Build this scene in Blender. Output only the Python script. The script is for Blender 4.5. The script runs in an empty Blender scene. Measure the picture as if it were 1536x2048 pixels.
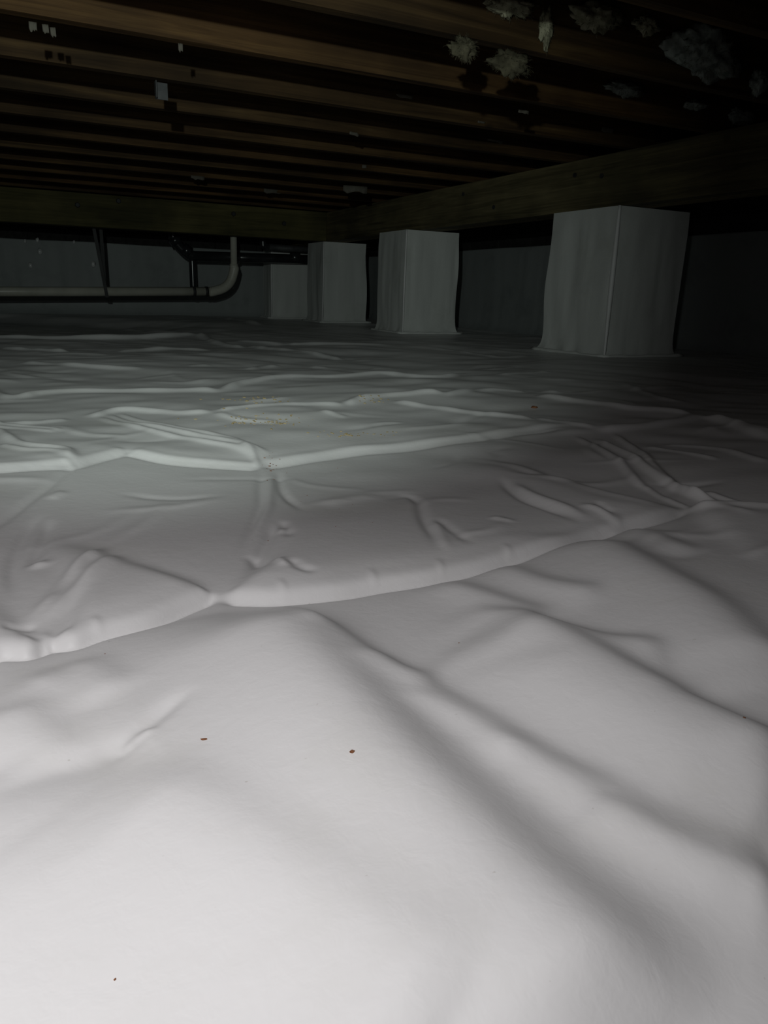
import bpy, bmesh, math, random
import numpy as np
from mathutils import Vector, Matrix, noise

random.seed(7)
rng = np.random.default_rng(7)
sc = bpy.context.scene
col = sc.collection

# ------------------------------------------------------------------ camera
# world axes: X along the joists, Y along the row of piers, Z up
F = 1500.0
EYE = np.array([0.0, 0.0, 0.31])
_b = np.array([-783.0, 460.0, -F]); _b /= np.linalg.norm(_b)
_a = np.array([3081.0, 344.0, -F]); _a -= _a.dot(_b) * _b; _a /= np.linalg.norm(_a)
ROT = np.array([_a, _b, np.cross(_a, _b)])
cam_data = bpy.data.cameras.new('camera')
cam_data.sensor_fit = 'HORIZONTAL'; cam_data.sensor_width = 36.0
cam_data.lens = F / 1536 * 36.0
cam_data.clip_start = 0.01; cam_data.clip_end = 100
cam = bpy.data.objects.new('camera', cam_data); col.objects.link(cam)
M4 = Matrix.Identity(4)
for i in range(3):
    for j in range(3):
        M4[i][j] = ROT[i][j]
    M4[i][3] = EYE[i]
cam.matrix_world = M4
sc.camera = cam

# ------------------------------------------------------------------ world and light
world = bpy.data.worlds.new('world'); sc.world = world; world.use_nodes = True
world.node_tree.nodes['Background'].inputs[0].default_value = (0.5, 0.6, 0.7, 1)
world.node_tree.nodes['Background'].inputs[1].default_value = 0.0015
sc.view_settings.view_transform = 'Standard'
sc.view_settings.look = 'None'
sc.view_settings.gamma = 1.0
sc.view_settings.use_curve_mapping = False
sc.view_settings.exposure = 0.0

HEAD = Vector((-0.24, 0.0, 0.76))      # headlamp worn by the person taking the picture
HAND = Vector((-0.24, 0.06, 0.60))      # wide work light held beside the phone


def spot(name, LAMP, target, watts, colour, angle, blend, radius=0.03):
    d = bpy.data.lights.new(name, 'SPOT'); d.energy = watts; d.color = colour
    d.spot_size = math.radians(angle); d.spot_blend = blend; d.shadow_soft_size = radius
    o = bpy.data.objects.new(name, d); col.objects.link(o); o.location = LAMP
    o.rotation_euler = (Vector(target) - LAMP).to_track_quat('-Z', 'Y').to_euler()
    return o


spot('hand_flood', HAND, (0.0, 0.66, 0.0), 20.0, (1.0, 0.985, 0.99), 130, 1.0, 0.035)
spot('headlamp_beam', HEAD, (1.8, 6.0, 0.30), 112.0, (0.87, 1.0, 0.93), 66, 1.0, 0.02)

# ------------------------------------------------------------------ helpers


def pick(x, y, z=None, Y=None, X=None):
    d = ROT @ np.array([x - 768.0, 1024.0 - y, -F])
    if z is not None: t = (z - EYE[2]) / d[2]
    elif Y is not None: t = Y / d[1]
    else: t = X / d[0]
    return EYE + t * d


def link_mesh(name, verts, faces, material, parent=None, smooth=False):
    me = bpy.data.meshes.new(name); me.from_pydata([tuple(v) for v in verts], [], faces)
    me.materials.append(material)
    if smooth: me.shade_smooth()
    o = bpy.data.objects.new(name, me); col.objects.link(o)
    if parent: o.parent = parent
    return o


def link_bm(name, bm, material, parent=None, smooth=False):
    me = bpy.data.meshes.new(name); bm.normal_update(); bm.to_mesh(me); bm.free()
    me.materials.append(material)
    if smooth: me.shade_smooth()
    o = bpy.data.objects.new(name, me); col.objects.link(o)
    if parent: o.parent = parent
    return o


def empty(name, loc=(0, 0, 0)):
    o = bpy.data.objects.new(name, None); o.empty_display_size = 0.05
    col.objects.link(o); o.location = loc
    return o


def tag(o, label=None, cat=None, group=None, kind=None):
    if label: o['label'] = label
    if cat: o['category'] = cat
    if group: o['group'] = group
    if kind: o['kind'] = kind
    return o


def add_box(bm, x0, x1, y0, y1, z0, z1, bevel=0.0):
    r = bmesh.ops.create_cube(bm, size=1.0)
    for v in r['verts']:
        v.co = Vector(((x0 + x1) / 2 + v.co.x * (x1 - x0), (y0 + y1) / 2 + v.co.y * (y1 - y0),
                       (z0 + z1) / 2 + v.co.z * (z1 - z0)))
    if bevel:
        es = list({e for v in r['verts'] for e in v.link_edges})
        bmesh.ops.bevel(bm, geom=es, offset=bevel, segments=1, affect='EDGES')


def add_tube(bm, pts, radii, seg=14, cap=True):
    pts = [Vector(p) for p in pts]
    if not isinstance(radii, (list, tuple)): radii = [radii] * len(pts)
    rings = []; up = Vector((0.13, 0.31, 0.94)).normalized()
    for i, p in enumerate(pts):
        t = (pts[min(i + 1, len(pts) - 1)] - pts[max(i - 1, 0)]).normalized()
        n = up - t * up.dot(t)
        if n.length < 0.05: n = Vector((1, 0, 0)) - t * t.x
        n.normalize(); up = n; bb = t.cross(n)
        rings.append([bm.verts.new(p + (n * math.cos(a) + bb * math.sin(a)) * radii[i])
                      for a in (2 * math.pi * k / seg for k in range(seg))])
    for A, B in zip(rings, rings[1:]):
        for k in range(seg):
            bm.faces.new((A[k], A[(k + 1) % seg], B[(k + 1) % seg], B[k]))
    if cap:
        bm.faces.new(rings[0][::-1]); bm.faces.new(rings[-1])


def catmull(P, sub):
    P = [np.array(p, float) for p in P]
    if len(P) == 2:
        return np.array([P[0] + (P[1] - P[0]) * k / sub for k in range(sub + 1)])
    Q = [2 * P[0] - P[1]] + P + [2 * P[-1] - P[-2]]
    out = []
    for i in range(1, len(Q) - 2):
        for k in range(sub):
            t = k / sub
            out.append(0.5 * ((2 * Q[i]) + (-Q[i - 1] + Q[i + 1]) * t + (2 * Q[i - 1] - 5 * Q[i] + 4 * Q[i + 1] - Q[i + 2]) * t * t
                              + (-Q[i - 1] + 3 * Q[i] - 3 * Q[i + 1] + Q[i + 2]) * t ** 3))
    out.append(P[-1])
    return np.array(out)


# ------------------------------------------------------------------ materials
class NT:
    def __init__(s, name):
        s.m = bpy.data.materials.new(name); s.m.use_nodes = True
        s.t = s.m.node_tree; s.b = s.t.nodes['Principled BSDF']

    def n(s, kind, **kw):
        o = s.t.nodes.new(kind)
        for k, v in kw.items():
            if k in o.inputs: o.inputs[k].default_value = v
            else: setattr(o, k, v)
        return o

    def l(s, a, b): s.t.links.new(a, b)

    def coords(s, scale=(1, 1, 1), kind='Object'):
        tc = s.n('ShaderNodeTexCoord'); mp = s.n('ShaderNodeMapping')
        mp.inputs['Scale'].default_value = scale
        s.l(tc.outputs[kind], mp.inputs['Vector'])
        return mp.outputs['Vector']

    def noise(s, vec, scale, detail=3.0, rough=0.5, dist=0.0):
        o = s.n('ShaderNodeTexNoise', Scale=scale, Detail=detail, Roughness=rough, Distortion=dist)
        s.l(vec, o.inputs['Vector']); return o.outputs['Fac']

    def ramp(s, fac, stops):
        o = s.n('ShaderNodeValToRGB'); e = o.color_ramp.elements
        while len(e) < len(stops): e.new(0.5)
        for el, (p, c) in zip(e, stops):
            el.position = p; el.color = (*c, 1) if len(c) == 3 else c
        s.l(fac, o.inputs['Fac']); return o.outputs['Color']

    def mix(s, fac, a, b, mode='MIX'):
        o = s.n('ShaderNodeMix'); o.data_type = 'RGBA'; o.blend_type = mode
        for i, v in ((0, fac), (6, a), (7, b)):
            if hasattr(v, 'is_output'): s.l(v, o.inputs[i])
            else: o.inputs[i].default_value = v if i == 0 else (*v, 1)
        return o.outputs[2]

    def bump(s, h, strength, distance):
        o = s.n('ShaderNodeBump', Strength=strength, Distance=distance)
        s.l(h, o.inputs['Height']); s.l(o.outputs['Normal'], s.b.inputs['Normal'])

    def done(s, colour=None, rough=0.5, spec=0.5, metal=0.0):
        if colour is not None:
            if hasattr(colour, 'is_output'): s.l(colour, s.b.inputs['Base Color'])
            else: s.b.inputs['Base Color'].default_value = (*colour, 1)
        s.b.inputs['Roughness'].default_value = rough
        s.b.inputs['Specular IOR Level'].default_value = spec
        s.b.inputs['Metallic'].default_value = metal
        return s.m


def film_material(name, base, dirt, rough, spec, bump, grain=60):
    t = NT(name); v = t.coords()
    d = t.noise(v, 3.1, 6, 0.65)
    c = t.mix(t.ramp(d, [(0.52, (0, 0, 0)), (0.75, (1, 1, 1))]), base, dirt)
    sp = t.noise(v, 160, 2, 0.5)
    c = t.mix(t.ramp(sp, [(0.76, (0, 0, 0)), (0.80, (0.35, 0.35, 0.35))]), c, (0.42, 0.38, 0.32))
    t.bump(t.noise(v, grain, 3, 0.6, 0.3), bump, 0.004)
    return t.done(c, rough, spec)


M = {}
M['sheet'] = film_material('white_film', (0.80, 0.79, 0.79), (0.74, 0.73, 0.71), 0.42, 0.28, 0.12)
M['wrap'] = film_material('wall_film', (0.72, 0.73, 0.71), (0.62, 0.63, 0.60), 0.5, 0.3, 0.35, 30)
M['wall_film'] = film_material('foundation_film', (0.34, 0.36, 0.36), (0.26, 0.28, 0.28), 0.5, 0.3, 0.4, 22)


def wood(name, stops, scale=(1.1, 30, 30), rough=0.75, knots=True, vec_scale=1.0):
    t = NT(name); v = t.coords(scale); v2 = t.coords()
    info = t.n('ShaderNodeObjectInfo')
    add = t.n('ShaderNodeVectorMath', operation='ADD')
    mul = t.n('ShaderNodeVectorMath', operation='MULTIPLY'); mul.inputs[1].default_value = (37, 37, 37)
    t.l(info.outputs['Random'], mul.inputs[0]); t.l(v, add.inputs[0]); t.l(mul.outputs[0], add.inputs[1])
    g = t.noise(add.outputs[0], 1.0, 5, 0.6, 0.9)
    c = t.ramp(g, stops)
    big = t.noise(v2, 1.7, 3, 0.6)
    c = t.mix(0.75, c, t.ramp(big, [(0.35, (0.45, 0.45, 0.45)), (0.65, (1.25, 1.2, 1.1))]), 'MULTIPLY')
    tone = t.ramp(info.outputs['Random'], [(0.0, (0.75, 0.78, 0.8)), (1.0, (1.15, 1.05, 0.95))])
    c = t.mix(1.0, c, tone, 'MULTIPLY')
    if knots:
        vo = t.n('ShaderNodeTexVoronoi', Scale=1.9); t.l(v2, vo.inputs['Vector'])
        k = t.ramp(vo.outputs['Distance'], [(0.03, (1, 1, 1)), (0.075, (0, 0, 0))])
        c = t.mix(k, c, (0.03, 0.018, 0.010))
    t.bump(g, 0.4, 0.006)
    return t.done(c, rough, 0.2)


M['joist'] = wood('joist_wood', [(0.25, (0.03, 0.017, 0.008)), (0.5, (0.085, 0.049, 0.022)), (0.75, (0.16, 0.098, 0.042))])
M['girder_x'] = wood('treated_wood', [(0.25, (0.055, 0.054, 0.026)), (0.5, (0.10, 0.096, 0.045)), (0.75, (0.145, 0.135, 0.064))], (1.2, 28, 28))
M['girder_y'] = wood('aged_treated_wood', [(0.25, (0.05, 0.045, 0.026)), (0.5, (0.16, 0.14, 0.08)), (0.75, (0.26, 0.225, 0.125))], (24, 1.1, 30))
M['deck'] = wood('subfloor_wood', [(0.3, (0.05, 0.032, 0.02)), (0.7, (0.12, 0.075, 0.042))], (22, 1.2, 22), knots=False)


def plain(name, c1, c2, rough, spec=0.5, scale=8, metal=0.0, bump=0.15):
    t = NT(name); v = t.coords(); g = t.noise(v, scale, 4, 0.6)
    t.bump(g, bump, 0.004)
    return t.done(t.ramp(g, [(0.3, c1), (0.7, c2)]), rough, spec, metal)


M['pvc'] = plain('white_pvc', (0.50, 0.49, 0.42), (0.66, 0.64, 0.56), 0.35, 0.5, 5)
M['abs'] = plain('black_plastic', (0.018, 0.02, 0.022), (0.035, 0.037, 0.04), 0.22, 0.6, 9)
M['strap'] = plain('dark_strap', (0.02, 0.02, 0.02), (0.05, 0.05, 0.05), 0.6)
M['metal'] = plain('galvanised', (0.06, 0.062, 0.065), (0.12, 0.122, 0.125), 0.6, 0.3, 12, 0.3)
M['block'] = plain('grey_concrete', (0.022, 0.021, 0.021), (0.05, 0.048, 0.046), 0.95, 0.1, 18, 0, 0.6)
M['soil'] = plain('brown_soil', (0.05, 0.035, 0.022), (0.11, 0.08, 0.05), 0.95, 0.1, 14, 0, 0.8)
M['fluff'] = plain('glass_fibre', (0.16, 0.155, 0.10), (0.44, 0.42, 0.30), 0.95, 0.1, 22, 0, 1.0)
M['fluff_grey'] = plain('grey_glass_fibre', (0.14, 0.16, 0.145), (0.40, 0.43, 0.39), 0.95, 0.1, 22, 0, 1.0)
M['fluff_brown'] = plain('brown_glass_fibre', (0.05, 0.045, 0.03), (0.15, 0.135, 0.09), 0.95, 0.1, 22, 0, 1.0)  # darker, browner tone of the same glass fibre
M['paper'] = plain('scrap_paper', (0.06, 0.055, 0.045), (0.16, 0.145, 0.12), 0.8, 0.2)
M['chip'] = plain('wood_chip', (0.16, 0.06, 0.03), (0.30, 0.14, 0.07), 0.8, 0.2, 60)
M['sawdust'] = plain('pale_sawdust', (0.36, 0.27, 0.13), (0.5, 0.40, 0.22), 0.9, 0.1, 60)
M['tape'] = plain('white_tape', (0.6, 0.6, 0.6), (0.75, 0.75, 0.75), 0.25, 0.6)

# ------------------------------------------------------------------ big structure
XW, YW = 4.30, 9.10            # inner faces of the right and back walls
XL, YN = -5.0, -1.6
PT, GT = 0.81, 1.09            # pier top / girder bottom, girder top / joist bottom
JH, JT, JS = 0.29, 0.045, 0.52

bm = bmesh.new(); add_box(bm, XL - 0.2, XW + 0.2, YN, YW + 0.2, -0.35, -0.14)
tag(link_bm('floor', bm, M['soil']), 'bare brown soil beneath the white plastic ground sheet', kind='structure')


def foundation(name, along, pos, a0, a1, label):
    """block wall with a film liner up to 0.75 m; the courses of blocks above it are picked out"""
    w = empty(name, (0, 0, 0)); tag(w, label, kind='structure')
    th = 0.2 if pos > 0 else -0.2
    def bx(bm_, u0, u1, z0, z1, d0, d1, bev=0):
        lo, hi = sorted((pos + d0 * (1 if pos > 0 else -1), pos + d1 * (1 if pos > 0 else -1)))
        if along == 'y': add_box(bm_, lo, hi, u0, u1, z0, z1, bev)
        else: add_box(bm_, u0, u1, lo, hi, z0, z1, bev)
    bm = bmesh.new(); bx(bm, a0, a1, -0.3, 0.66, 0.02, 0.2)
    bx(bm, a0, a1, 0.66, 1.08, 0.035, 0.2)
    link_bm('masonry_core', bm, M['block'], w)
    L = 0.49; first = None
    for r, (z0, z1) in enumerate(((0.665, 0.865), (0.875, 1.075))):
        u = a0 + (0.25 if r else 0.0)
        while u < a1 - 0.1:
            if first is None:
                bm = bmesh.new(); bx(bm, 0, L - 0.012, 0, 0.2, 0.006, 0.034, 0.004)
                first = link_bm('concrete_block', bm, M['block'], w); o = first
            else:
                o = first.copy(); col.objects.link(o)
            o.location = (0, u, z0) if along == 'y' else (u, 0, z0)
            u += L
    # liner: slightly wavy sheet standing just proud of the wall, curling out at the foot
    nu = int((a1 - a0) / 0.03); zs = [-0.10, -0.03, 0.0, 0.02, 0.05, 0.1, 0.2, 0.3, 0.4, 0.5, 0.6, 0.7, 0.74, 0.75]
    V, Fc = [], []
    for i in range(nu + 1):
        u = a0 + (a1 - a0) * i / nu
        for z in zs:
            foot = 0.07 * math.exp(-max(z + 0.02, 0) / 0.04)
            wv = 0.012 * noise.noise((u * 2.2, z * 1.1, 3 + pos)) + 0.010 * abs(noise.noise((u * 7, z * 0.8, pos)))
            d = -(0.012 + foot + wv * (1 - 0.8 * (z > 0.73)))
            p = pos + d * (1 if pos > 0 else -1)
            top = z + (0.006 * noise.noise((u * 1.5, 0, 9)) if z > 0.72 else 0)
            V.append((p, u, top) if along == 'y' else (u, p, top))
    n = len(zs)
    for i in range(nu):
        for j in range(n - 1):
            Fc.append((i * n + j, (i + 1) * n + j, (i + 1) * n + j + 1, i * n + j + 1))
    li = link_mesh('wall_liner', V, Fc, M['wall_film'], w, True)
    s = li.modifiers.new('thick', 'SOLIDIFY'); s.thickness = 0.002
    return w


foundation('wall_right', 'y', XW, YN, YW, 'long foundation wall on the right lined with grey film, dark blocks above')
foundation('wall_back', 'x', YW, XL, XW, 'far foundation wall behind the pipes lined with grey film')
foundation('wall_left', 'y', XL, YN, YW, 'foundation wall on the left outside the view')

# ceiling: subfloor boards
ceil_root = empty('ceiling', (0, 0, GT + JH)); tag(ceil_root, 'underside of the wooden subfloor above the joists', kind='structure')
BW = 0.30; bm = bmesh.new(); add_box(bm, 0, BW - 0.006, 0, YW - YN + 0.15, 0, 0.022, 0.003)
b0 = None; x = XL
while x < XW:
    if b0 is None: b0 = link_bm('subfloor_board', bm, M['deck'], ceil_root); o = b0
    else: o = b0.copy(); col.objects.link(o)
    o.location = (x, YN, 0.001 + random.uniform(0, 0.002)); x += BW

# joists (two lengths lapping side by side over the long girder)
def joist(x0, x1, y, label, sag=0.0):
    bm = bmesh.new(); n = 10
    V = []
    for i in range(n + 1):
        x = x0 + (x1 - x0) * i / n
        w = 0.006 * noise.noise((x * 0.8, y * 5, 1)); h = 0.004 * noise.noise((x, y * 3, 7))
        V.append([bm.verts.new((x, y + w + a * JT / 2, GT + (h if b == 0 and not (3.0 < x < 3.5) else 0.0) * (b == 0) + b * (JH - 0.001)))
                  for a, b in ((-1, 0), (1, 0), (1, 1), (-1, 1))])
    for A, B in zip(V, V[1:]):
        for k in range(4): bm.faces.new((A[k], B[k], B[(k + 1) % 4], A[(k + 1) % 4]))
    bm.faces.new(V[0][::-1]); bm.faces.new(V[-1])
    bmesh.ops.recalc_face_normals(bm, faces=bm.faces)
    o = link_bm('floor_joist', bm, M['joist'])
    tag(o, label, 'joist', 'floor joists under the house')
    return o


ordinal = ['nearest', 'second', 'third', 'fourth', 'fifth', 'sixth', 'seventh', 'eighth', 'ninth', 'tenth', 'eleventh', 'twelfth',
           'thirteenth', 'fourteenth', 'fifteenth', 'sixteenth', 'seventeenth', 'eighteenth', 'nineteenth', 'twentieth', 'farthest', 'last']
JY = [2.81 + JT / 2 + JS * k for k in range(-6, 13)]
for k, y in enumerate(JY):
    joist(XL, 3.27, y, 'long brown wooden joist, %s from the camera, its lap end on the long girder' % ordinal[k])
    joist(3.14, XW + 0.18, y + JT + 0.004, 'short brown wooden joist right of the long girder, %s from the camera' % ordinal[k])

# ------------------------------------------------------------------ girders
GXL, GXR = 3.12, 3.33          # long girder over the piers
def girder(name, plies, mat, label, ends):
    root = empty(name, plies[0][0]); tag(root, label, 'beam')
    bpy.context.view_layer.update()
    for lo, hi in plies:
        bm = bmesh.new(); add_box(bm, lo[0], hi[0], lo[1], hi[1], PT + 0.001, GT - 0.001, 0.003)
        bmesh.ops.translate(bm, verts=bm.verts, vec=-Vector(plies[0][0]))
        link_bm('girder_ply', bm, mat, root)
    return root


w3 = (GXR - GXL) / 4
gy = girder('long_girder', [((GXL + i * w3, YN, PT), (GXL + (i + 1) * w3 - 0.002, YW + 0.02, GT)) for i in range(4)], M['girder_y'],
            'long dark built-up wooden beam running over the row of white-wrapped piers', None)
AY = 7.60
gx = girder('cross_girder', [((XL, AY + i * 0.05, PT), (GXL - 0.004, AY + (i + 1) * 0.05 - 0.002, GT)) for i in range(3)], M['girder_x'],
            'greenish built-up wooden beam crossing the left background in front of the pipes', None)
for px, py in ((155, 410), (237, 402), (467, 428), (568, 447), (627, 412)):
    p = pick(px, py, Y=AY) - np.array([XL, AY, PT])
    bm = bmesh.new(); add_tube(bm, [(p[0], p[1] - 0.012, p[2]), (p[0], p[1] - 0.004, p[2]), (p[0], p[1] + 0.004, p[2])], [0.018, 0.024, 0.024], 6)
    link_bm('dark_knot', bm, M['strap'], gx)  # dark disc added for a knot in the beam face
for y_, z_ in ((2.35, 0.93), (3.55, 0.98), (3.78, 1.01), (4.6, 0.90), (5.0, 1.02)):
    bm = bmesh.new(); add_tube(bm, [(-0.008, y_ - YN, z_ - PT), (0.004, y_ - YN, z_ - PT)], 0.014, 6)
    link_bm('dark_knot', bm, M['strap'], gy)  # knots of the long girder, added as dark discs

# ------------------------------------------------------------------ wrapped piers
def pier(x0, x1, y0, y1, h, label, seed, seam=0.014, fold=0.02):
    cx, cy = (x0 + x1) / 2, (y0 + y1) / 2
    root = empty('wrapped_pier', (cx, cy, 0)); tag(root, label, 'pier', 'film-wrapped piers')
    hx, hy = (x1 - x0) / 2, (y1 - y0) / 2
    # perimeter samples, starting at the front left corner and going right
    per = []; N = 26
    cs = [(-hx, -hy), (hx, -hy), (hx, hy), (-hx, hy)]
    for k in range(4):
        a, b = cs[k], cs[(k + 1) % 4]
        for i in range(N): per.append((a[0] + (b[0] - a[0]) * i / N, a[1] + (b[1] - a[1]) * i / N, i / N, k))
    zs = [-0.06, -0.03, -0.01, 0.0, 0.01, 0.022, 0.04, 0.07] + [0.11 + (h - 0.112) * i / 18 for i in range(19)]
    V, Fc = [], []
    for z in zs:
        q = max(z, 0) / h
        for (x, y, t, k) in per:
            n = Vector((0, -1, 0)) if k == 0 else Vector((1, 0, 0)) if k == 1 else Vector((0, 1, 0)) if k == 2 else Vector((-1, 0, 0))
            ed = min(t, 1 - t)
            if ed < 0.5 / N: n = Vector((x, y, 0)).normalized() * 1.3
            wr = 0.010 * noise.noise((x * 9 + seed, y * 9, z * 2.2)) + 0.006 * abs(noise.noise((x * 30, y * 30 + seed, z * 1.6)))
            bulge = 0.014 * math.sin(math.pi * min(1, max(0, q))) * (0.5 + noise.noise((k * 3.1 + seed, q * 2, 0)))
            flare = 0.03 * math.exp(-max(z, 0) / 0.03) * (1 + 0.9 * noise.noise((x * 12, y * 12, seed)))
            if z < 0: flare += -z * 0.6
            d = (wr + bulge) * min(1, (1 - q) * 6 + 0.12) + flare
            V.append((x + n.x * d, y + n.y * d, z))
    P = len(per)
    for j in range(len(zs) - 1):
        for i in range(P):
            Fc.append((j * P + i, j * P + (i + 1) % P, (j + 1) * P + (i + 1) % P, (j + 1) * P + i))
    Fc.append(tuple((len(zs) - 1) * P + i for i in range(P)))
    w = link_mesh('film_wrap', V, Fc, M['wrap'], root, True)
    w.data.set_sharp_from_angle(angle=math.radians(38))
    # pinched fold of film running down the front left corner
    bm = bmesh.new(); pts, rad = [], []
    for i in range(25):
        q = i / 24; z = (h - 0.004) * (1 - q)
        off = 0.004 + 0.026 * q ** 1.5 + 0.010 * math.sin(q * 6 + seed) * q
        pts.append((-hx - off * 0.8 - 0.002, -hy - off - 0.002, z + 0.001)); rad.append(0.003 + seam * (0.25 + 0.75 * math.sin(math.pi * min(1, q * 0.9 + 0.08))) * 0.6)
    add_tube(bm, pts, rad, 8)
    link_bm('corner_fold', bm, M['sheet'], root, True)
    # loose film puckered where it meets the ground sheet
    bm = bmesh.new()
    for k in range(4):
        a, b = cs[k], cs[(k + 1) % 4]
        L = math.hypot(b[0] - a[0], b[1] - a[1]); o = 1.0 + 0.045 / max(hx, hy)
        pts, rad = [], []
        for i in range(15):
            t = i / 14
            pts.append(((a[0] + (b[0] - a[0]) * t) * (o + 0.01), (a[1] + (b[1] - a[1]) * t) * (o + 0.01), 0.004 + 0.006 * noise.noise((t * 6, k, seed))))
            rad.append(0.008 + 0.010 * abs(noise.noise((t * 5, k * 2.0, seed + 4))))
        add_tube(bm, pts, rad, 7)
    link_bm('base_hem', bm, M['wrap'], root, True)
    return root


pier(3.09, 3.62, 3.35, 3.91, PT, 'nearest and largest white-wrapped pier, on the right under the long girder', 1.3, 0.020)
pier(3.00, 3.49, 5.63, 6.12, PT, 'middle white-wrapped pier of the row, in front of the pier at the beam junction', 5.1, 0.010)
pier(3.09, 3.57, 7.60, 8.05, PT, 'third white-wrapped pier, partly hidden, where the two wooden beams meet', 8.6, 0.010)
pier(2.86, 3.42, 8.60, 8.90, PT - 0.01, 'farthest wrapped pier, seen under the black pipe against the back wall', 12.2, 0.012)

# ------------------------------------------------------------------ pipes
def pk(px, py, Y): return Vector(pick(px, py, Y=Y))
PY = 7.88
root = empty('drain_pipe', (0, 0, 0)); tag(root, 'cream white drain pipe running low behind the cross beam, turning up at its right end', 'pipe')
a = pk(0, 583, PY); b = pk(425, 583, PY); d = (b - a).normalized()
bm = bmesh.new(); add_tube(bm, [a - d * 4.5, a, b], 0.043, 18); link_bm('horizontal_pipe', bm, M['pvc'], root, True)
t0 = pk(468, 540, PY); t1 = pk(468, 470, PY); t1.z = 1.378
mid1 = pk(455, 572, PY)
bm = bmesh.new(); add_tube(bm, catmull([b - d * 0.03, b, pk(447, 576, PY), pk(461, 562, PY), t0, t0 + Vector((0, 0, 0.03))], 6), 0.047, 18); link_bm('elbow', bm, M['pvc'], root, True)
bm = bmesh.new(); add_tube(bm, [t0, t1], 0.033, 16); link_bm('riser', bm, M['pvc'], root, True)
bm = bmesh.new(); add_tube(bm, [t0 + Vector((0, 0, 0.0)), t0 + Vector((0, 0, 0.06))], 0.042, 16); link_bm('riser_collar', bm, M['pvc'], root, True)
for px in (388, 413):
    c = pk(px, 583, PY); bm = bmesh.new(); add_tube(bm, [c - d * 0.014, c + d * 0.014], 0.049, 16); link_bm('clamp_band', bm, M['strap'], root, True)
# plumber's strap hangers
for px, py0 in ((207, 480),):
    c = pk(px + 5, 583, PY)
    bm = bmesh.new(); add_box(bm, c.x - 0.015, c.x + 0.015, c.y - 0.052, c.y - 0.049, c.z - 0.05, 1.2)
    for v in bm.verts:
        if v.co.z > 1: v.co.x -= 0.12
    add_box(bm, c.x - 0.015, c.x + 0.015, c.y + 0.049, c.y + 0.052, c.z - 0.05, 1.2)
    add_box(bm, c.x - 0.015, c.x + 0.015, c.y - 0.052, c.y + 0.052, c.z - 0.053, c.z - 0.050)
    link_bm('hanger_strap', bm, M['strap'], root)

QY = 8.42
root = empty('black_drain_pipe', (0, 0, 0)); tag(root, 'glossy black plastic waste pipe crossing behind the white riser to the third pier', 'pipe')
e0 = pk(385, 512, QY); e1 = pk(640, 520, QY)
bm = bmesh.new(); add_tube(bm, [e0, e1], 0.052, 18); link_bm('horizontal_pipe', bm, M['abs'], root, True)
for px in (590, 470):
    c = pk(px, 515, QY); dd = (e1 - e0).normalized()
    bm = bmesh.new(); add_tube(bm, [c - dd * 0.05, c - dd * 0.045, c + dd * 0.045, c + dd * 0.05], [0.05, 0.062, 0.062, 0.05], 18); link_bm('coupling', bm, M['abs'], root, True)
up0 = pk(345, 462, QY)
bm = bmesh.new(); add_tube(bm, catmull([e0 + Vector((0.03, 0, 0)), pk(376, 508, QY), pk(360, 494, QY), pk(349, 480, QY), up0, Vector((up0.x - 0.01, QY, 1.378))], 5), 0.05, 18); link_bm('bend', bm, M['abs'], root, True)
c = pk(350, 482, QY); bm = bmesh.new(); add_tube(bm, [c + Vector((0.02, 0, -0.03)), c + Vector((-0.02, 0, 0.04))], 0.062, 18); link_bm('bend_collar', bm, M['abs'], root, True)
c = pk(372, 502, QY); bm = bmesh.new(); add_tube(bm, [c + Vector((0.04, 0, -0.02)), c + Vector((-0.03, 0, 0.03))], 0.062, 18); link_bm('bend_collar', bm, M['abs'], root, True)
dn = pk(386, 596, QY)
bm = bmesh.new(); add_tube(bm, catmull([pk(384, 515, QY), pk(386, 560, QY), pk(387, 575, QY), pk(391, 592, QY)], 6), 0.036, 16); link_bm('down_leg', bm, M['abs'], root, True)

root = empty('upper_black_pipe', (0, 0, 0)); tag(root, 'short dark pipe above the glossy black pipe, beside the third pier', 'pipe')
e0 = pk(534, 494, 8.3); e1 = pk(640, 501, 8.3)
bm = bmesh.new(); add_tube(bm, [e0, e1], 0.034, 16); link_bm('horizontal_pipe', bm, M['metal'], root, True)
bm = bmesh.new(); add_tube(bm, catmull([e0 + Vector((0.02, 0, 0)), e0 + Vector((-0.03, 0, 0.005)), e0 + Vector((-0.045, 0, 0.05)), Vector((e0.x - 0.045, 8.3, 1.378))], 6), 0.036, 16); link_bm('riser', bm, M['abs'], root, True)

for k, (px, py, s) in enumerate(((75, 480, 1), (80, 503, 1.3), (61, 531, 1.2), (50, 482, 0.8), (187, 528, 1.3), (148, 484, 0.7))):
    p = pick(px, py, Y=YW - 0.03)
    bm = bmesh.new(); bmesh.ops.create_icosphere(bm, subdivisions=2, radius=1)
    for v in bm.verts: v.co = Vector((v.co.x * 0.018 * s * (1 + 0.4 * noise.noise(v.co * 2 + Vector((k, 0, 0)))), v.co.y * 0.01, v.co.z * 0.026 * s * (1 + 0.5 * noise.noise(v.co * 2 + Vector((0, k, 0))))))
    o = link_bm('sealant_dab', bm, M['tape'], None, True); o.location = p + np.array([0, 0.006, 0])
    tag(o, 'pale sealant dab on the far wall, ' + ('upper one of the close pair', 'largest, just under the close pair', 'lowest of the group at far left',
        'leftmost one, by the top edge of the film', 'alone at mid height left of the hanging strap', 'faint one near the strap')[k], 'sealant')

# ------------------------------------------------------------------ the ground sheet
def ground(pts, z=0.0): return [pick(x, y, z=z)[:2] for x, y in pts]


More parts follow.
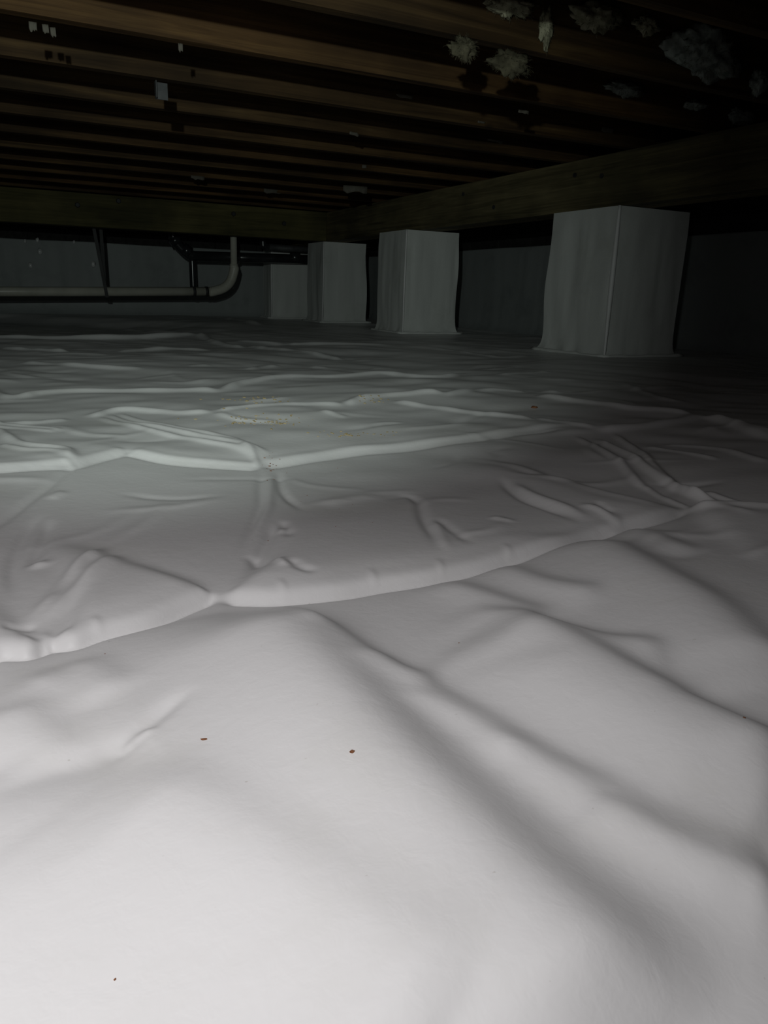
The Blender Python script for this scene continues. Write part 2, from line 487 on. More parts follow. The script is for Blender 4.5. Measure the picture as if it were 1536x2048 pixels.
# log-polar grid about the spot below the camera: fine near, coarse far
TH = np.radians(np.concatenate([np.linspace(178, 110, 60, endpoint=False), np.linspace(110, 18, 960, endpoint=False), np.linspace(18, -58, 70)]))
RR = np.exp(np.concatenate([np.linspace(math.log(0.05), math.log(0.22), 24, endpoint=False),
                            np.linspace(math.log(0.22), math.log(10.0), 1080, endpoint=False), np.linspace(math.log(10.0), math.log(14.0), 20)]))
RG, TG = np.meshgrid(RR, TH, indexing='ij')
GX = (RG * np.cos(TG)).ravel(); GY = (RG * np.sin(TG)).ravel()
H = np.zeros_like(GX)
HW = np.zeros_like(GX)      # broad part of the folds, smoothed once all are laid


def smooth01(x): x = np.clip(x, 0, 1); return x * x * (3 - 2 * x)


def stroke(px, fn, reach, sub=7, taper=(0.12, 0.12), z=0.0, wob=0.0, vary=0.0, crisp=True):
    """adds fn(d) along a polyline on the ground; d is the signed distance, positive to the left of travel (away from the camera)"""
    global H
    Q = catmull(ground(px, z), sub)
    if wob:
        for i in range(len(Q)): Q[i] += wob * np.array([noise.noise((i * 0.45, 0.3, px[0][0])), noise.noise((i * 0.45, 7.7, px[0][1]))])
    lo = Q.min(0) - reach; hi = Q.max(0) + reach
    idx = np.nonzero((GX > lo[0]) & (GX < hi[0]) & (GY > lo[1]) & (GY < hi[1]))[0]
    if len(idx) == 0: return
    seg = np.linalg.norm(Q[1:] - Q[:-1], axis=1); cum = np.concatenate([[0], np.cumsum(seg)]); tot = cum[-1]
    A = Q[:-1].astype(np.float32); D = (Q[1:] - Q[:-1]).astype(np.float32); L2 = (D ** 2).sum(1) + 1e-12
    ends = np.hypot(*(Q[-1] - Q[0])); keepi = []; ds = []; ts = []; te = []
    for c0 in range(0, len(idx), 50000):
        ic = idx[c0:c0 + 50000]
        x = GX[ic].astype(np.float32)[:, None]; y = GY[ic].astype(np.float32)[:, None]
        t = np.clip(((x - A[:, 0]) * D[:, 0] + (y - A[:, 1]) * D[:, 1]) / L2, 0, 1)
        ex = x - A[:, 0] - t * D[:, 0]; ey = y - A[:, 1] - t * D[:, 1]; d2 = ex * ex + ey * ey
        mn = d2.min(1); ok = mn < reach * reach
        if not ok.any(): continue
        t, ex, ey, d2, mn = t[ok], ex[ok], ey[ok], d2[ok], mn[ok]
        k = np.argmin(d2, 1)
        cr = D[:, 0] * ey - D[:, 1] * ex
        # soft choice of the nearest piece, so that nothing jumps where two pieces are equally near
        wgt = np.exp(-(d2 - mn[:, None]) / (0.30 * mn[:, None] + 1e-6))
        tl = (cum[:-1] + t * seg) / tot
        ts.append((wgt * tl).sum(1) / wgt.sum(1)); rr_ = np.arange(len(k)); sgn = np.sign(cr[rr_, k]) * np.sqrt(mn); te.append(tl[rr_, k])
        ds.append(sgn); keepi.append(ic[ok])
    if not keepi: return
    idx = np.concatenate(keepi); d = np.concatenate(ds).astype(float); tt = np.concatenate(ts).astype(float)
    te = np.concatenate(te).astype(float)
    w = np.ones_like(tt)
    if vary: w *= 1 + vary * (0.6 * np.sin(tt * 9 + px[0][0]) + 0.4 * np.sin(tt * 23 + px[0][1]))
    if taper[0] > 0: w *= smooth01(tt / taper[0]) * smooth01(te / min(0.05, taper[0]))
    if taper[1] > 0: w *= smooth01((1 - tt) / taper[1]) * smooth01((1 - te) / min(0.05, taper[1]))
    a = fn(d) * w * smooth01((reach - np.abs(d)) / (0.35 * reach))
    loc = 1.0 if crisp == 'all' else np.exp(-(d / 0.022) ** 2) if crisp else 0.0
    H[idx] += a * loc; HW[idx] += a * (1 - loc)


def step(h, wf, L, g, wn):           # crease with a billow rising on its far side
    def f(d):
        p = np.maximum(d, 0); n = np.minimum(d, 0)
        return np.where(d >= 0, h * (1 - np.exp(-p / wf)) * np.exp(-(p / L) ** 1.3) - g * np.exp(-p / 0.004), -g * np.exp(n / wn))
    return f


def ridge(h, wn, wf):                # crest with its own near and far widths
    return lambda d: h * np.exp(-(d / np.where(d < 0, wn, wf)) ** 2)


def dark(h, wn, wf):                 # falls to the far side of the line: near side bright, far side turned away
    return lambda d: h * 0.5 * (1 - np.tanh(d / wf)) * np.exp(-np.where(d < 0, (d / wn) ** 2, 0))


# broad unevenness of the soil under the sheet
def wave(ax, ay, ph, amp): return amp * np.sin(GX * ax + GY * ay + ph)
H += wave(3.1, 1.7, 0.4, 0.006) + wave(-2.2, 4.1, 1.9, 0.006) + wave(1.2, -3.7, 2.2, 0.005) + wave(7.0, 5.2, 0.3, 0.0025) + wave(5.4, -8.3, 1.1, 0.002)
H *= smooth01((RG.ravel() - 0.25) / 0.8)
_r = RG.ravel(); _g = smooth01((_r - 0.8) / 1.2)
for k in range(46):                      # rumpled film farther out
    wl = math.exp(rng.uniform(math.log(0.10), math.log(0.55))); an = rng.normal(1.25, 0.55)
    H += _g * 0.0018 * wl * np.sin((GX * math.cos(an) + GY * math.sin(an)) * 2 * math.pi / wl + 1.3 * np.sin(GX * rng.uniform(1, 4) + rng.uniform(0, 6)) + 1.3 * np.sin(GY * rng.uniform(1, 4)) + rng.uniform(0, 6))

S = stroke
# -- first crease and its billow
S([(-160, 1380), (-60, 1330), (0, 1306), (60, 1302), (98, 1282)], step(0.014, 0.020, 0.12, 0.0055, 0.012), 0.25, taper=(0, .1))
S([(88, 1278), (110, 1284), (150, 1284), (200, 1268), (300, 1242), (370, 1212), (436, 1186)], step(0.015, 0.024, 0.22, 0.0065, 0.013), 0.34, taper=(.08, .06))
S([(424, 1184), (450, 1192), (500, 1196), (570, 1196), (680, 1184), (760, 1170), (885, 1152), (1020, 1120), (1110, 1092), (1240, 1052), (1320, 1032), (1385, 1008)],
  step(0.017, 0.030, 0.18, 0.0065, 0.013), 0.36, taper=(.04, .07))
S([(1370, 1014), (1450, 1018), (1536, 1026), (1620, 1036), (1760, 1060)], ridge(0.016, 0.20, 0.018), 0.4, taper=(.1, 0))
# small puckers along it
for x, y in ((200, 1268), (98, 1284), (570, 1194), (750, 1170), (885, 1150), (1020, 1120), (1240, 1052)):
    S([(x - 10, y - 22), (x - 3, y - 8), (x + 3, y + 2)], ridge(0.0014, 0.005, 0.004), 0.02, taper=(.3, .5))
# -- second crease
S([(-120, 962), (0, 952), (80, 944), (148, 938)], step(0.009, 0.012, 0.12, 0.005, 0.008), 0.35, taper=(0, .06))
S([(142, 940), (200, 922), (262, 906)], step(0.009, 0.012, 0.12, 0.005, 0.008), 0.35, taper=(.1, .12))
S([(250, 908), (330, 919), (430, 922), (525, 923)], step(0.009, 0.012, 0.12, 0.005, 0.008), 0.35, taper=(.08, .05))
S([(515, 922), (600, 908), (700, 893), (800, 886), (930, 874), (1050, 858), (1135, 850), (1210, 856)], step(0.0125, 0.014, 0.16, 0.006, 0.008), 0.5, taper=(.05, .22))
S([(1190, 857), (1280, 850), (1350, 840), (1405, 830)], ridge(0.010, 0.03, 0.06), 0.2)
S([(1385, 829), (1440, 840), (1490, 856), (1560, 880), (1650, 905)], ridge(0.012, 0.022, 0.03), 0.15, taper=(.15, 0))
S([(1420, 832), (1480, 858), (1540, 880), (1640, 915)], ridge(0.010, 0.018, 0.02), 0.12, taper=(.15, 0))
S([(1060, 797), (1150, 806), (1250, 820), (1330, 824), (1400, 830)], ridge(0.013, 0.03, 0.06), 0.22)
# -- thin long folds in the middle distance
for px, h, w in (
    ([(-60, 762), (0, 784), (25, 791)], .018, .03), ([(10, 791), (50, 786), (80, 782), (150, 779), (300, 779), (400, 778), (445, 783)], .026, .035),
    ([(435, 784), (480, 768), (560, 757), (680, 752), (768, 747), (830, 755), (880, 757), (940, 747)], .026, .035),
    ([(-40, 845), (60, 840), (140, 833)], .012, .025), ([(180, 830), (215, 821), (250, 818), (310, 822), (370, 828), (435, 830)], .018, .03),
    ([(430, 830), (500, 823), (610, 816), (700, 816)], .016, .026), ([(690, 817), (730, 806), (770, 801), (850, 797), (895, 799)], .020, .03),
    ([(885, 802), (920, 795), (960, 788), (1000, 786), (1060, 789)], .014, .026), ([(1050, 790), (1150, 786), (1270, 776), (1380, 767)], .012, .03),
    ([(780, 808), (840, 817), (880, 822), (1000, 834), (1075, 843)], .018, .026), ([(1070, 838), (1110, 843), (1150, 847), (1195, 855)], .009, .02),
    ([(-60, 682), (0, 680), (150, 679), (300, 676), (405, 671)], .040, .05), ([(395, 671), (440, 685), (490, 694)], .020, .04),
    ([(455, 681), (540, 686), (590, 691), (680, 694), (790, 695)], .022, .04), ([(490, 690), (560, 700), (620, 706), (690, 718)], .014, .04),
    ([(-30, 651), (80, 658), (180, 667)], .025, .05), ([(240, 641), (350, 650), (420, 655)], .016, .05), ([(440, 636), (520, 650)], .03, .05),
    ([(40, 726), (130, 734), (230, 739), (295, 741)], .022, .03), ([(0, 698), (60, 703), (140, 708)], .020, .04),
    ([(235, 706), (290, 701), (350, 698), (430, 700)], .020, .04), ([(380, 734), (420, 731)], .014, .03), ([(495, 737), (530, 731), (560, 729)], .014, .03),
    ([(620, 731), (655, 731)], .012, .03), ([(740, 733), (790, 732)], .012, .03), ([(1000, 755), (1050, 750), (1100, 745)], .013, .03),
    ([(860, 698), (940, 705), (1000, 712), (1060, 710)], .009, .04), ([(980, 738), (1030, 734)], .008, .04),
    ([(1210, 690), (1240, 700)], .004, .04), ([(1250, 768), (1320, 790), (1380, 798)], .010, .04), ([(1440, 775), (1500, 781), (1560, 786)], .012, .05),
    ([(640, 830), (690, 838)], .007, .02), ([(430, 832), (480, 842), (560, 847)], .009, .02), ([(100, 850), (160, 870), (260, 876)], .006, .03),
):
    k = 1.5 if px[0][1] < 722 else 1.0
    S(px, ridge(h * .60 * k, w * 0.42, w * 0.75), w * 5, wob=0.003, vary=0.25, crisp='all')
# -- bundles of diagonal folds
for px, h, w in (
    ([(196, 828), (235, 846), (300, 864), (400, 884), (470, 897), (520, 915)], .009, .018), ([(212, 824), (260, 846), (320, 858), (410, 876), (480, 893), (530, 912)], .010, .017),
    ([(232, 822), (290, 844), (350, 858), (430, 872), (500, 895), (548, 909)], .008, .016), ([(480, 895), (500, 903), (515, 920)], .006, .012),
    ([(-40, 842), (0, 846), (60, 855), (128, 868)], .010, .02), ([(-20, 852), (40, 859), (90, 867), (120, 869)], .008, .015),
    ([(-10, 858), (20, 885), (60, 903), (130, 912), (150, 936)], .009, .02), ([(0, 900), (50, 915), (110, 918), (146, 934)], .007, .018),
    ([(1150, 862), (1190, 884), (1240, 918), (1285, 960), (1320, 968)], .009, .018), ([(1190, 866), (1250, 900), (1300, 935), (1350, 965), (1440, 1010)], .012, .018),
    ([(1225, 858), (1275, 893), (1310, 930), (1375, 975), (1460, 1008)], .009, .016), ([(1375, 978), (1430, 1000), (1480, 1015)], .008, .012),
    ([(1410, 978), (1470, 1000), (1530, 1018)], .008, .012), ([(1290, 884), (1380, 905), (1440, 920)], .006, .02), ([(1320, 880), (1420, 892), (1536, 930)], .007, .03),
    ([(1290, 960), (1330, 985), (1380, 1010)], .006, .012),
):
    S(px, ridge(h * 0.8, w * 0.42, w * 0.5), w * 3, crisp='all')
S([(930, 900), (1020, 920), (1150, 960), (1260, 1000), (1360, 1006)], dark(0.016, 0.12, 0.06), 0.3, taper=(.3, .2))
# -- creases on the sheet between the first and second long folds
for px, h, w in (
    ([(170, 925), (130, 952), (100, 976), (50, 1010), (0, 1045), (-60, 1075)], -.0040, .008), ([(108, 1022), (70, 1040), (42, 1075), (24, 1120), (20, 1200)], -.0040, .010),
    ([(100, 1032), (85, 1075), (66, 1110), (42, 1138)], -.0040, .010), ([(70, 1120), (85, 1128)], .004, .012),
    ([(525, 925), (520, 960), (520, 1000), (502, 1050), (468, 1108)], -.0035, .008), ([(545, 930), (540, 970), (536, 1010), (515, 1050), (490, 1090)], .0040, .008),
    ([(560, 925), (558, 950), (566, 975), (590, 1000), (612, 1018)], -.0045, .008), ([(552, 1040), (532, 1080), (500, 1135), (480, 1150)], -.0040, .009),
    ([(562, 1035), (572, 1055), (585, 1075)], -.0030, .008), ([(570, 1050), (562, 1062)], .003, .008),
    ([(640, 1002), (700, 985), (770, 975)], .0025, .02), ([(770, 990), (812, 976), (836, 990), (846, 1030), (866, 1075), (880, 1118)], -.0045, .010),
    ([(868, 1035), (880, 1080), (895, 1120)], .0030, .010), ([(870, 1028), (910, 1070), (945, 1105)], -.0028, .009), ([(980, 1030), (1030, 1048)], .003, .01),
    ([(1000, 945), (1040, 985), (1105, 1020), (1168, 1054)], -.0055, .011), ([(1020, 955), (1060, 982), (1120, 1012), (1185, 1048)], .0045, .011),
    ([(1155, 1012), (1205, 1030), (1235, 1052)], .0040, .009), ([(1190, 1010), (1225, 1035)], -.003, .007),
    ([(215, 1088), (160, 1135), (110, 1190), (50, 1252)], .0065, .011), ([(242, 1108), (190, 1150), (120, 1212), (70, 1258)], .0060, .011),
    ([(200, 1112), (150, 1150), (90, 1210)], -.003, .008), ([(500, 1105), (530, 1140)], -.003, .01), ([(580, 1130), (600, 1150), (640, 1160)], -.003, .008),
    ([(0, 1265), (40, 1258), (80, 1252)], -.003, .008), ([(550, 1125), (575, 1150)], .003, .008), ([(100, 1000), (130, 985)], .003, .01),
):
    S(px, ridge(h * 1.15, w * .8, w * .9), w * 5, taper=(.25, .3), crisp='all')
S([(60, 1200), (160, 1120), (230, 1082), (330, 1085), (420, 1125), (520, 1140), (640, 1120), (720, 1120)], dark(0.003, 0.09, 0.06), 0.25, taper=(.15, .2), wob=.01, crisp=False)
# -- broad waves of the foreground: bright towards the lamp, dark on the right
for px, h, wn, wf in (
    ([(560, 1200), (640, 1290), (740, 1400), (850, 1530), (960, 1640), (1090, 1770), (1230, 1890), (1400, 2030), (1480, 2100)], .023, .12, .034),
    ([(600, 1225), (690, 1290), (790, 1350), (880, 1400), (980, 1455), (1100, 1530), (1220, 1590), (1330, 1640)], .0040, .03, .008),
    ([(960, 1470), (1050, 1530), (1150, 1590), (1230, 1640), (1340, 1700), (1440, 1745), (1600, 1790)], .0045, .03, .010),
    ([(925, 1215), (1000, 1235), (1070, 1250), (1150, 1275), (1220, 1295), (1340, 1315)], .0055, .05, .008),
    ([(980, 1240), (1060, 1265), (1170, 1320), (1290, 1385), (1400, 1440), (1500, 1485), (1640, 1540)], .014, .10, .018),
    ([(1190, 1065), (1260, 1110), (1340, 1165), (1440, 1230), (1540, 1320), (1640, 1380)], .013, .10, .025),
    ([(1245, 1052), (1320, 1072), (1395, 1108)], .0060, .05, .010), ([(1015, 1125), (1060, 1155), (1120, 1178), (1210, 1200)], .0050, .04, .010),
    ([(880, 1155), (950, 1180), (1030, 1210), (1110, 1238)], .0050, .04, .010), ([(740, 1325), (800, 1352), (880, 1370)], .003, .03, .010),
    ([(250, 1530), (320, 1560), (430, 1610), (560, 1710), (660, 1785), (790, 1890), (1000, 2040)], .0065, .10, .020),
    ([(170, 1320), (215, 1350), (262, 1390)], .0045, .04, .012), ([(40, 1410), (90, 1440), (155, 1510)], .0045, .05, .012),
    ([(1230, 1600), (1320, 1650), (1420, 1690), (1560, 1740)], .0040, .05, .012), ([(800, 1400), (900, 1440), (1000, 1500), (1060, 1540)], .003, .02, .008),
    ([(1080, 1330), (1180, 1400), (1330, 1480), (1460, 1560)], .004, .06, .03), ([(560, 1215), (600, 1235), (660, 1290)], .004, .02, .006),
):
    S(px, dark(h * 1.9, wn, wf * 1.2), max(wn, wf) * 3.2, taper=(.22, .12), sub=6, crisp=False)
# pucker on the left
S([(200, 1525), (245, 1502), (275, 1482), (300, 1462), (345, 1432), (400, 1402)], ridge(-.0045, .008, .010), .05, taper=(.3, .4))
S([(240, 1508), (275, 1484), (320, 1468)], ridge(.0038, .005, .005), .03, taper=(.3, .3))
S([(-60, 1545), (60, 1530), (180, 1520), (300, 1480)], ridge(-.007, .03, .03), .12, taper=(0, .3))
S([(-60, 1460), (60, 1390), (140, 1350)], ridge(.004, .03, .03), .12, taper=(0, .3))

# the ground falls away behind the far long fold
S([(-600, 684), (-60, 681), (150, 678), (300, 675), (405, 670), (520, 664), (640, 655)], lambda d: -0.085 * smooth01(d / 0.45), 6.0, taper=(0, .25), sub=4, crisp=False)

# fine random creases, longer and taller with distance (seen only grazingly)
for i in range(230):
    r = math.exp(rng.uniform(math.log(0.9), math.log(8.0))); th = math.radians(rng.uniform(-35, 130))
    cx, cy = r * math.cos(th), r * math.sin(th)
    if cx > 4.1 or cy > 8.9 or cx < -4.5: continue
    ang = rng.normal(0.15, 0.45) + (math.pi / 2 if rng.random() < 0.15 else 0); L = rng.uniform(0.10, 0.32) * (0.5 + 0.35 * r)
    dx, dy = math.cos(ang) * L / 2, math.sin(ang) * L / 2; k = rng.normal(0, 0.12) * L
    Q = np.array([[cx - dx, cy - dy], [cx - dy * k / L * 2, cy + dx * k / L * 2 + k * .3], [cx + dx, cy + dy]])
    _g = ground; ground = lambda p, z=0.0: [np.array(q) for q in p]
    w = rng.uniform(0.008, 0.018) * (0.6 + 0.3 * r); h = rng.uniform(0.0010, 0.0032) * (0.5 + 0.40 * r) * (1 if rng.random() < .7 else -1)
    S([tuple(q) for q in Q], ridge(h, w, w * 1.3), w * 4, taper=(.35, .35), sub=5)
    ground = _g

def blur(a, n, axis):
    a = np.moveaxis(a, axis, 0); p = np.concatenate([np.repeat(a[:1], n + 1, 0), a, np.repeat(a[-1:], n, 0)], 0)
    c = np.cumsum(p, 0); return np.moveaxis((c[2 * n + 1:] - c[:-2 * n - 1]) / (2 * n + 1), 0, axis)


HW = HW.reshape(len(RR), len(TH))
for _ in range(3):
    HW = blur(blur(HW, 3, 0), 6, 1)
H = blur(blur(blur(H.reshape(len(RR), len(TH)), 1, 0), 2, 1), 1, 0).ravel() + HW.ravel()
HW = HW.ravel().copy()

# tight pinched lines where the long creases close
for px, h, w in (([(-160, 1384), (-60, 1334), (0, 1310), (60, 1306), (98, 1286)], .004, .005), ([(92, 1283), (110, 1288), (150, 1288), (200, 1272), (300, 1246), (370, 1216), (434, 1190)], .004, .005),
                 ([(426, 1188), (450, 1196), (500, 1200), (570, 1200), (680, 1188), (760, 1174), (885, 1156), (1020, 1124), (1110, 1096), (1240, 1056), (1320, 1036), (1385, 1012)], .004, .005),
                 ([(-120, 965), (0, 955), (80, 947), (148, 941), (200, 925), (258, 909)], .004, .008), ([(250, 911), (330, 922), (430, 925), (525, 926)], .004, .008),
                 ([(515, 925), (600, 911), (700, 896), (800, 889), (930, 877), (1050, 861), (1135, 853)], .004, .009)):
    S(px, ridge(-h, w * 1.5, w * .7), w * 5, taper=(.04, .1), crisp='all')

# flatten against the walls, the sheet does not cross them
keep = smooth01((XW - 0.05 - GX) / 0.15) * smooth01((YW - 0.05 - GY) / 0.15) * smooth01((GX - XL - 0.05) / 0.15)
H = H * keep
for (x0, x1, y0, y1) in ((3.09, 3.62, 3.35, 3.91), (3.00, 3.49, 5.63, 6.12), (3.09, 3.57, 7.60, 8.05), (2.86, 3.42, 8.60, 8.90)):
    dd = np.maximum(np.maximum(x0 - GX, GX - x1), np.maximum(y0 - GY, GY - y1))
    H = H * smooth01((dd + 0.02) / 0.25)
GXc = np.clip(GX, XL + 0.03, XW - 0.02); GYc = np.clip(GY, YN + 0.02, YW - 0.02)
nr, nt = len(RR), len(TH)
co = np.stack([GXc, GYc, H], 1).astype(np.float32)
ii = np.arange(nr * nt).reshape(nr, nt)
q = np.stack([ii[:-1, :-1], ii[:-1, 1:], ii[1:, 1:], ii[1:, :-1]], -1).reshape(-1, 4)
# drop quads squashed flat against the walls
X4 = GXc[q]; Y4 = GYc[q]
area = np.abs((X4[:, 2] - X4[:, 0]) * (Y4[:, 3] - Y4[:, 1]) - (X4[:, 3] - X4[:, 1]) * (Y4[:, 2] - Y4[:, 0]))
q = q[area > 1e-10][:, ::-1]
used = np.unique(q); remap = np.full(len(co), -1, np.int64); remap[used] = np.arange(len(used)); co = co[used]; q = remap[q]
me = bpy.data.meshes.new('ground_sheet')
me.vertices.add(len(co)); me.vertices.foreach_set('co', co.ravel())
me.loops.add(q.size); me.loops.foreach_set('vertex_index', q.ravel().astype(np.int32))
me.polygons.add(len(q)); me.polygons.foreach_set('loop_start', np.arange(0, q.size, 4, dtype=np.int32))
me.update(calc_edges=True); me.shade_smooth(); me.materials.append(M['sheet'])
sheet = bpy.data.objects.new('ground_sheet', me); col.objects.link(sheet)
tag(sheet, 'large white plastic sheet covering the ground, creased and billowing across the foreground', 'plastic sheet')


def sheet_z(x, y):
    r = math.hypot(x, y); th = math.atan2(y, x)
    i = int(np.searchsorted(RR, r)); j = int(np.searchsorted(-TH, -th))
    return float(H[min(max(i, 0), nr - 1) * nt + min(max(j, 0), nt - 1)])


# ------------------------------------------------------------------ insulation tufts hanging between the joists
FACES = [y - JT / 2 for y in JY]


def on_joist(px, py, want):
    """the joist face seen at this place of the picture, at about the wanted height"""
    best = min(FACES, key=lambda Yf: abs(pick(px, py, Y=Yf)[2] - want) if Yf > 0.3 else 9)
    return pick(px, py, Y=best)


def tuft(px, py, z, sx, sy, sz, seed, label, mat='fluff', lean=0.0, n_fib=260):
    c = on_joist(px, py, z + 0.02); c[1] -= sy * 0.45
    root = empty('insulation_tuft', c); tag(root, label, 'insulation')
    bm = bmesh.new(); bmesh.ops.create_icosphere(bm, subdivisions=4, radius=1.0)
    ax = Vector((0.94, -0.34, 0))        # the tuft lies roughly along the joist
    for v in bm.verts:
        p = v.co.copy()
        n1 = noise.fractal(p * 1.3 + Vector((seed, 0, 0)), 1.0, 2.0, 4); n2 = noise.fractal(p * 4 + Vector((0, seed, 0)), 0.9, 2.0, 4)
        k = 1 + 0.50 * n1 + 0.30 * n2
        t = max(0, -p.z); rag = 0.5 * noise.noise(Vector((p.x * 3.5, seed, 0))) * t
        v.co = Vector((p.x * sx * k * (1 - 0.35 * t) + lean * t * sx, p.y * sy * k * (1 - 0.4 * t), p.z * sz * k * (1 + rag)))
    sur = [(v.co.copy(), v.co.normalized()) for v in bm.verts]
    link_bm('fibre_wad', bm, M[mat], root, True)
    bm = bmesh.new(); rd = random.Random(int(seed * 10))
    for k in range(n_fib):
        p, n = rd.choice(sur); L = rd.uniform(0.10, 0.35) * min(sx, sz) + 0.004
        q = n + Vector((rd.uniform(-.5, .5), rd.uniform(-.5, .5), rd.uniform(-1.3, 0.2))); q.normalize()
        m = p + q * L * 0.5 + Vector((rd.uniform(-1, 1), rd.uniform(-1, 1), 0)) * L * 0.15
        add_tube(bm, [p - n * 0.01, m, p + q * L], [0.0007, 0.0005, 0.0002], 3, False)
    tag(link_bm('loose_fibres', bm, M['fluff_brown'], root), kind='stuff')
    return root


tuft(1012, 14, 1.12, .085, .03, .030, 1.1, 'yellowish insulation tuft at the top edge, left of the long hanging wisp')
tuft(1086, 58, 1.05, .022, .020, .055, 2.3, 'long yellowish wisp of insulation hanging down near the top edge', lean=.5)
tuft(925, 100, 1.09, .045, .02, .030, 3.7, 'small pointed insulation tuft below the top joist, left one of the hanging pair', 'fluff_brown')
tuft(1018, 130, 1.08, .070, .025, .032, 4.9, 'ragged insulation tuft, right one of the hanging pair below the top joist', 'fluff_brown')
tuft(1245, 180, 1.10, .105, .03, .024, 5.3, 'flat pale strip of insulation poking below a joist at right centre', 'fluff_grey')
tuft(1400, 112, 1.08, .16, .06, .075, 6.8, 'largest grey insulation wad hanging at the upper right', 'fluff_grey', 0.2, 420)
tuft(1290, 52, 1.12, .05, .02, .024, 7.2, 'yellowish fringe of insulation on the left of the largest wad')
tuft(1510, 170, 1.09, .04, .03, .04, 8.8, 'grey insulation lump at the right edge beside the largest wad', 'fluff_grey')
tuft(1478, 236, 1.16, .085, .03, .035, 9.4, 'small dim insulation tuft just above the long girder at right', 'fluff_grey')
tuft(1185, 40, 1.16, .10, .04, .04, 10.6, 'dim brownish insulation bulge between joists at top right')
tuft(1385, 212, 1.12, .06, .03, .018, 11.6, 'thin pale flake of insulation below the strip at right centre', 'fluff_grey', 0, 60)

# small fittings and scraps on the joists
def plate(px, py, Yp, w, h, label, mat='metal', name='joist_bracket', cat='bracket'):
    p = pick(px, py, Y=Yp); bm = bmesh.new()
    add_box(bm, -w / 2, w / 2, -0.002, 0.002, -h / 2, h / 2, 0.0008)
    add_box(bm, -w / 2, -w / 2 + 0.003, -0.03, 0.0, -h / 2, h / 2)
    o = link_bm(name, bm, M[mat]); o.location = (p[0], Yp - 0.005, p[2]); tag(o, label, cat); return o


plate(322, 183, JY[7] - JT / 2 , 0.05, 0.06, 'small square grey metal bracket on a joist face at upper left')
def scrap(px, py, z, L, w, seed, label, rot=0.0, hang=0.02):
    p = on_joist(px, py, z + 0.015); p[1] -= 0.006; V, Fc = [], []
    for i in range(7):
        for j in range(4):
            u = i / 6 - 0.5; v = j / 3
            V.append((u * L * (1 + .2 * noise.noise((i, j, seed))), 0.004 * noise.noise((i * .8, j, seed)) + v * 0.004, -v * w * (0.6 + 0.7 * abs(noise.noise((i * .7, seed, 0))))))
    for i in range(6):
        for j in range(3): Fc.append((i * 4 + j, (i + 1) * 4 + j, (i + 1) * 4 + j + 1, i * 4 + j + 1))
    o = link_mesh('paper_scrap', V, Fc, M['paper'], None, True); o.location = p; o.rotation_euler = (0, 0, rot)
    s = o.modifiers.new('t', 'SOLIDIFY'); s.thickness = 0.0015
    tag(o, label, 'paper scrap'); return o


for args in ((65, 45, 1.10, .022, .030, 1, 'left one of three pale scraps hanging at the top left corner'),
             (90, 50, 1.10, .018, .030, 2, 'middle one of three pale scraps hanging at the top left corner'),
             (105, 56, 1.10, .016, .032, 3, 'right one of three pale scraps hanging at the top left corner'),
             (360, 88, 1.10, .014, .030, 4, 'single small pale scrap hanging from a joist at upper left'),
             (962, 243, 1.09, .045, .010, 5, 'thin bright paper sliver under a joist at centre'),
             (1046, 221, 1.09, .05, .016, 6, 'curled paper scrap under a joist right of centre'),
             (808, 190, 1.12, .08, .02, 7, 'torn paper strip hanging from a joist above centre'),
             (990, 280, 1.09, .11, .014, 8, 'long torn paper strip below the thin bright sliver'),
             (1215, 256, 1.09, .08, .03, 9, 'dim torn paper flap above the long girder'),
             (728, 330, 1.09, .03, .03, 10, 'tiny pale scrap in the dark above the mid pier'),
             (708, 265, 1.09, .06, .02, 11, 'faint drooping scrap on a joist at centre left'),
             (545, 378, 1.08, .16, .05, 12, 'grey torn wrapper above the greenish cross beam'),
             (710, 372, 1.08, .18, .06, 13, 'dull grey wrapper by the junction of the two beams'),
             (395, 352, 1.09, .10, .03, 14, 'faint pale scrap above the middle of the cross beam')):
    scrap(*args[:6], args[6], rot=random.uniform(-.4, .4))

# ------------------------------------------------------------------ crumbs on the sheet
def crumb(px, py, s, mat, label, name='wood_chip', cat='wood chip', el=1.4):
    p = pick(px, py, z=0.0)
    for _ in range(4): p = pick(px, py, z=sheet_z(p[0], p[1]))
    bm = bmesh.new(); bmesh.ops.create_icosphere(bm, subdivisions=2, radius=s)
    for v in bm.verts:
        v.co *= 1 + 0.5 * noise.noise(v.co / s * 1.3 + Vector((px, 0, 0))); v.co.x *= el; v.co.z *= 0.5
    o = link_bm(name, bm, M[mat]); o.location = (p[0], p[1], sheet_z(p[0], p[1]) + s * 0.35); o.rotation_euler = (0, 0, px)
    tag(o, label, cat)
    return o


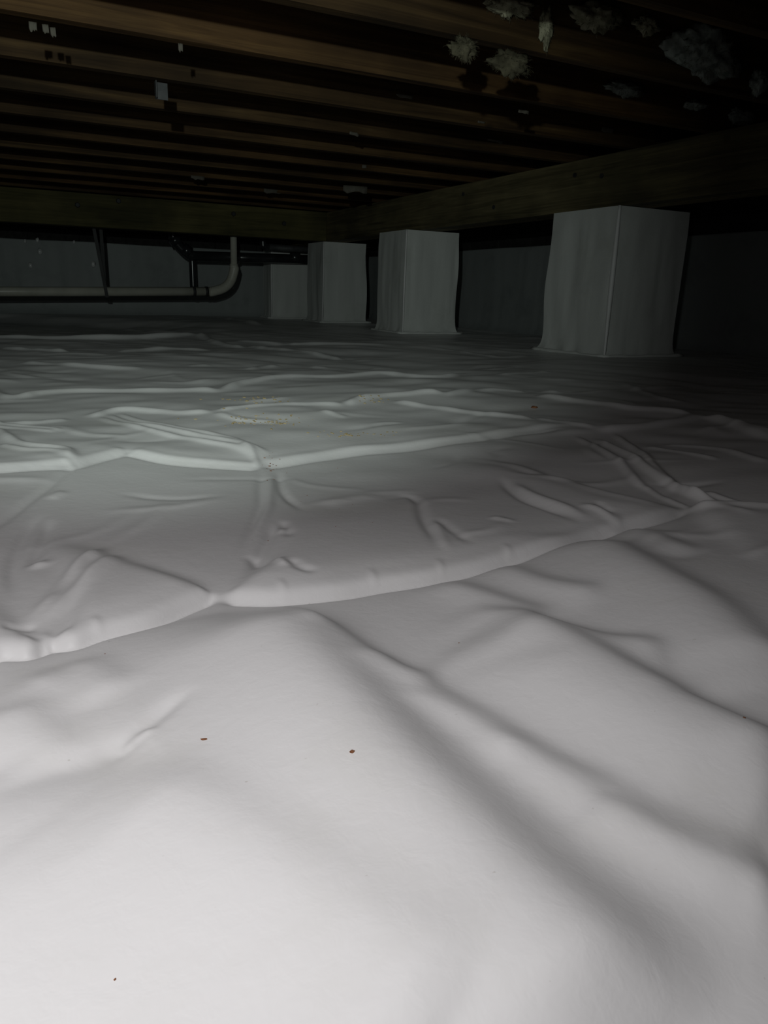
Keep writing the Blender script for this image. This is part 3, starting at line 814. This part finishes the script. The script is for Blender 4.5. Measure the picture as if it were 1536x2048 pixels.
crumb(704, 1504, .0013, 'chip', 'reddish brown wood chip on the white sheet near the middle of the foreground')
crumb(408, 1479, .0010, 'chip', 'thin brown splinter on the white sheet right of the small pucker', el=2.4)
crumb(210, 1308, .0006, 'chip', 'tiny dark speck on the sheet below the first crease at left')
crumb(918, 1286, .0006, 'chip', 'tiny dark speck on the sheet at centre right, below the first crease')
crumb(1487, 1445, .0010, 'chip', 'dark speck in the shaded fold at the right edge')
crumb(230, 1959, .0005, 'chip', 'faint dark speck near the bottom left corner')
crumb(1068, 816, .007, 'chip', 'reddish lump of debris on the sheet in front of the nearest pier')
def scatter(name, cx, cy, rx, ry, n, s, label, mat='sawdust', seed=1):
    n = n // 2; s *= 0.8
    rd = random.Random(seed); bm = bmesh.new()
    for _ in range(n):
        x = rd.gauss(cx, rx); y = rd.gauss(cy, ry); p = pick(x, y, z=0.0)
        z = sheet_z(p[0], p[1]); p = pick(x, y, z=z); z = sheet_z(p[0], p[1]); q = s * rd.uniform(.4, 1.3)
        r = bmesh.ops.create_icosphere(bm, subdivisions=1, radius=q)
        m = Matrix.Translation((p[0], p[1], z + q * 0.25)) @ Matrix.Rotation(rd.uniform(0, 6.3), 4, 'Z') @ Matrix.Diagonal((1.8, 1, .5, 1))
        bmesh.ops.transform(bm, matrix=m, verts=r['verts'])
    return tag(link_bm(name, bm, M[mat]), label, 'debris', kind='stuff')


scatter('sawdust', 500, 799, 40, 2.5, 60, .0035, 'line of pale sawdust on the sheet before the left long fold', seed=1)
scatter('sawdust', 520, 840, 45, 9, 170, .0028, 'patch of yellowish sawdust on the sheet left of centre', seed=2)
scatter('sawdust', 700, 869, 45, 3, 80, .0025, 'streak of pale crumbs just behind the second long crease', seed=3)
scatter('sawdust', 740, 797, 20, 3, 35, .0035, 'few pale crumbs behind the central thin fold', seed=4)
scatter('sawdust', 540, 935, 9, 9, 45, .0016, 'reddish crumbs caught where the vertical crease meets the long fold', 'chip', 5)
scatter('sawdust', 640, 1000, 70, 45, 30, .0008, 'scattered specks on the sheet between the two main creases', 'chip', 6)
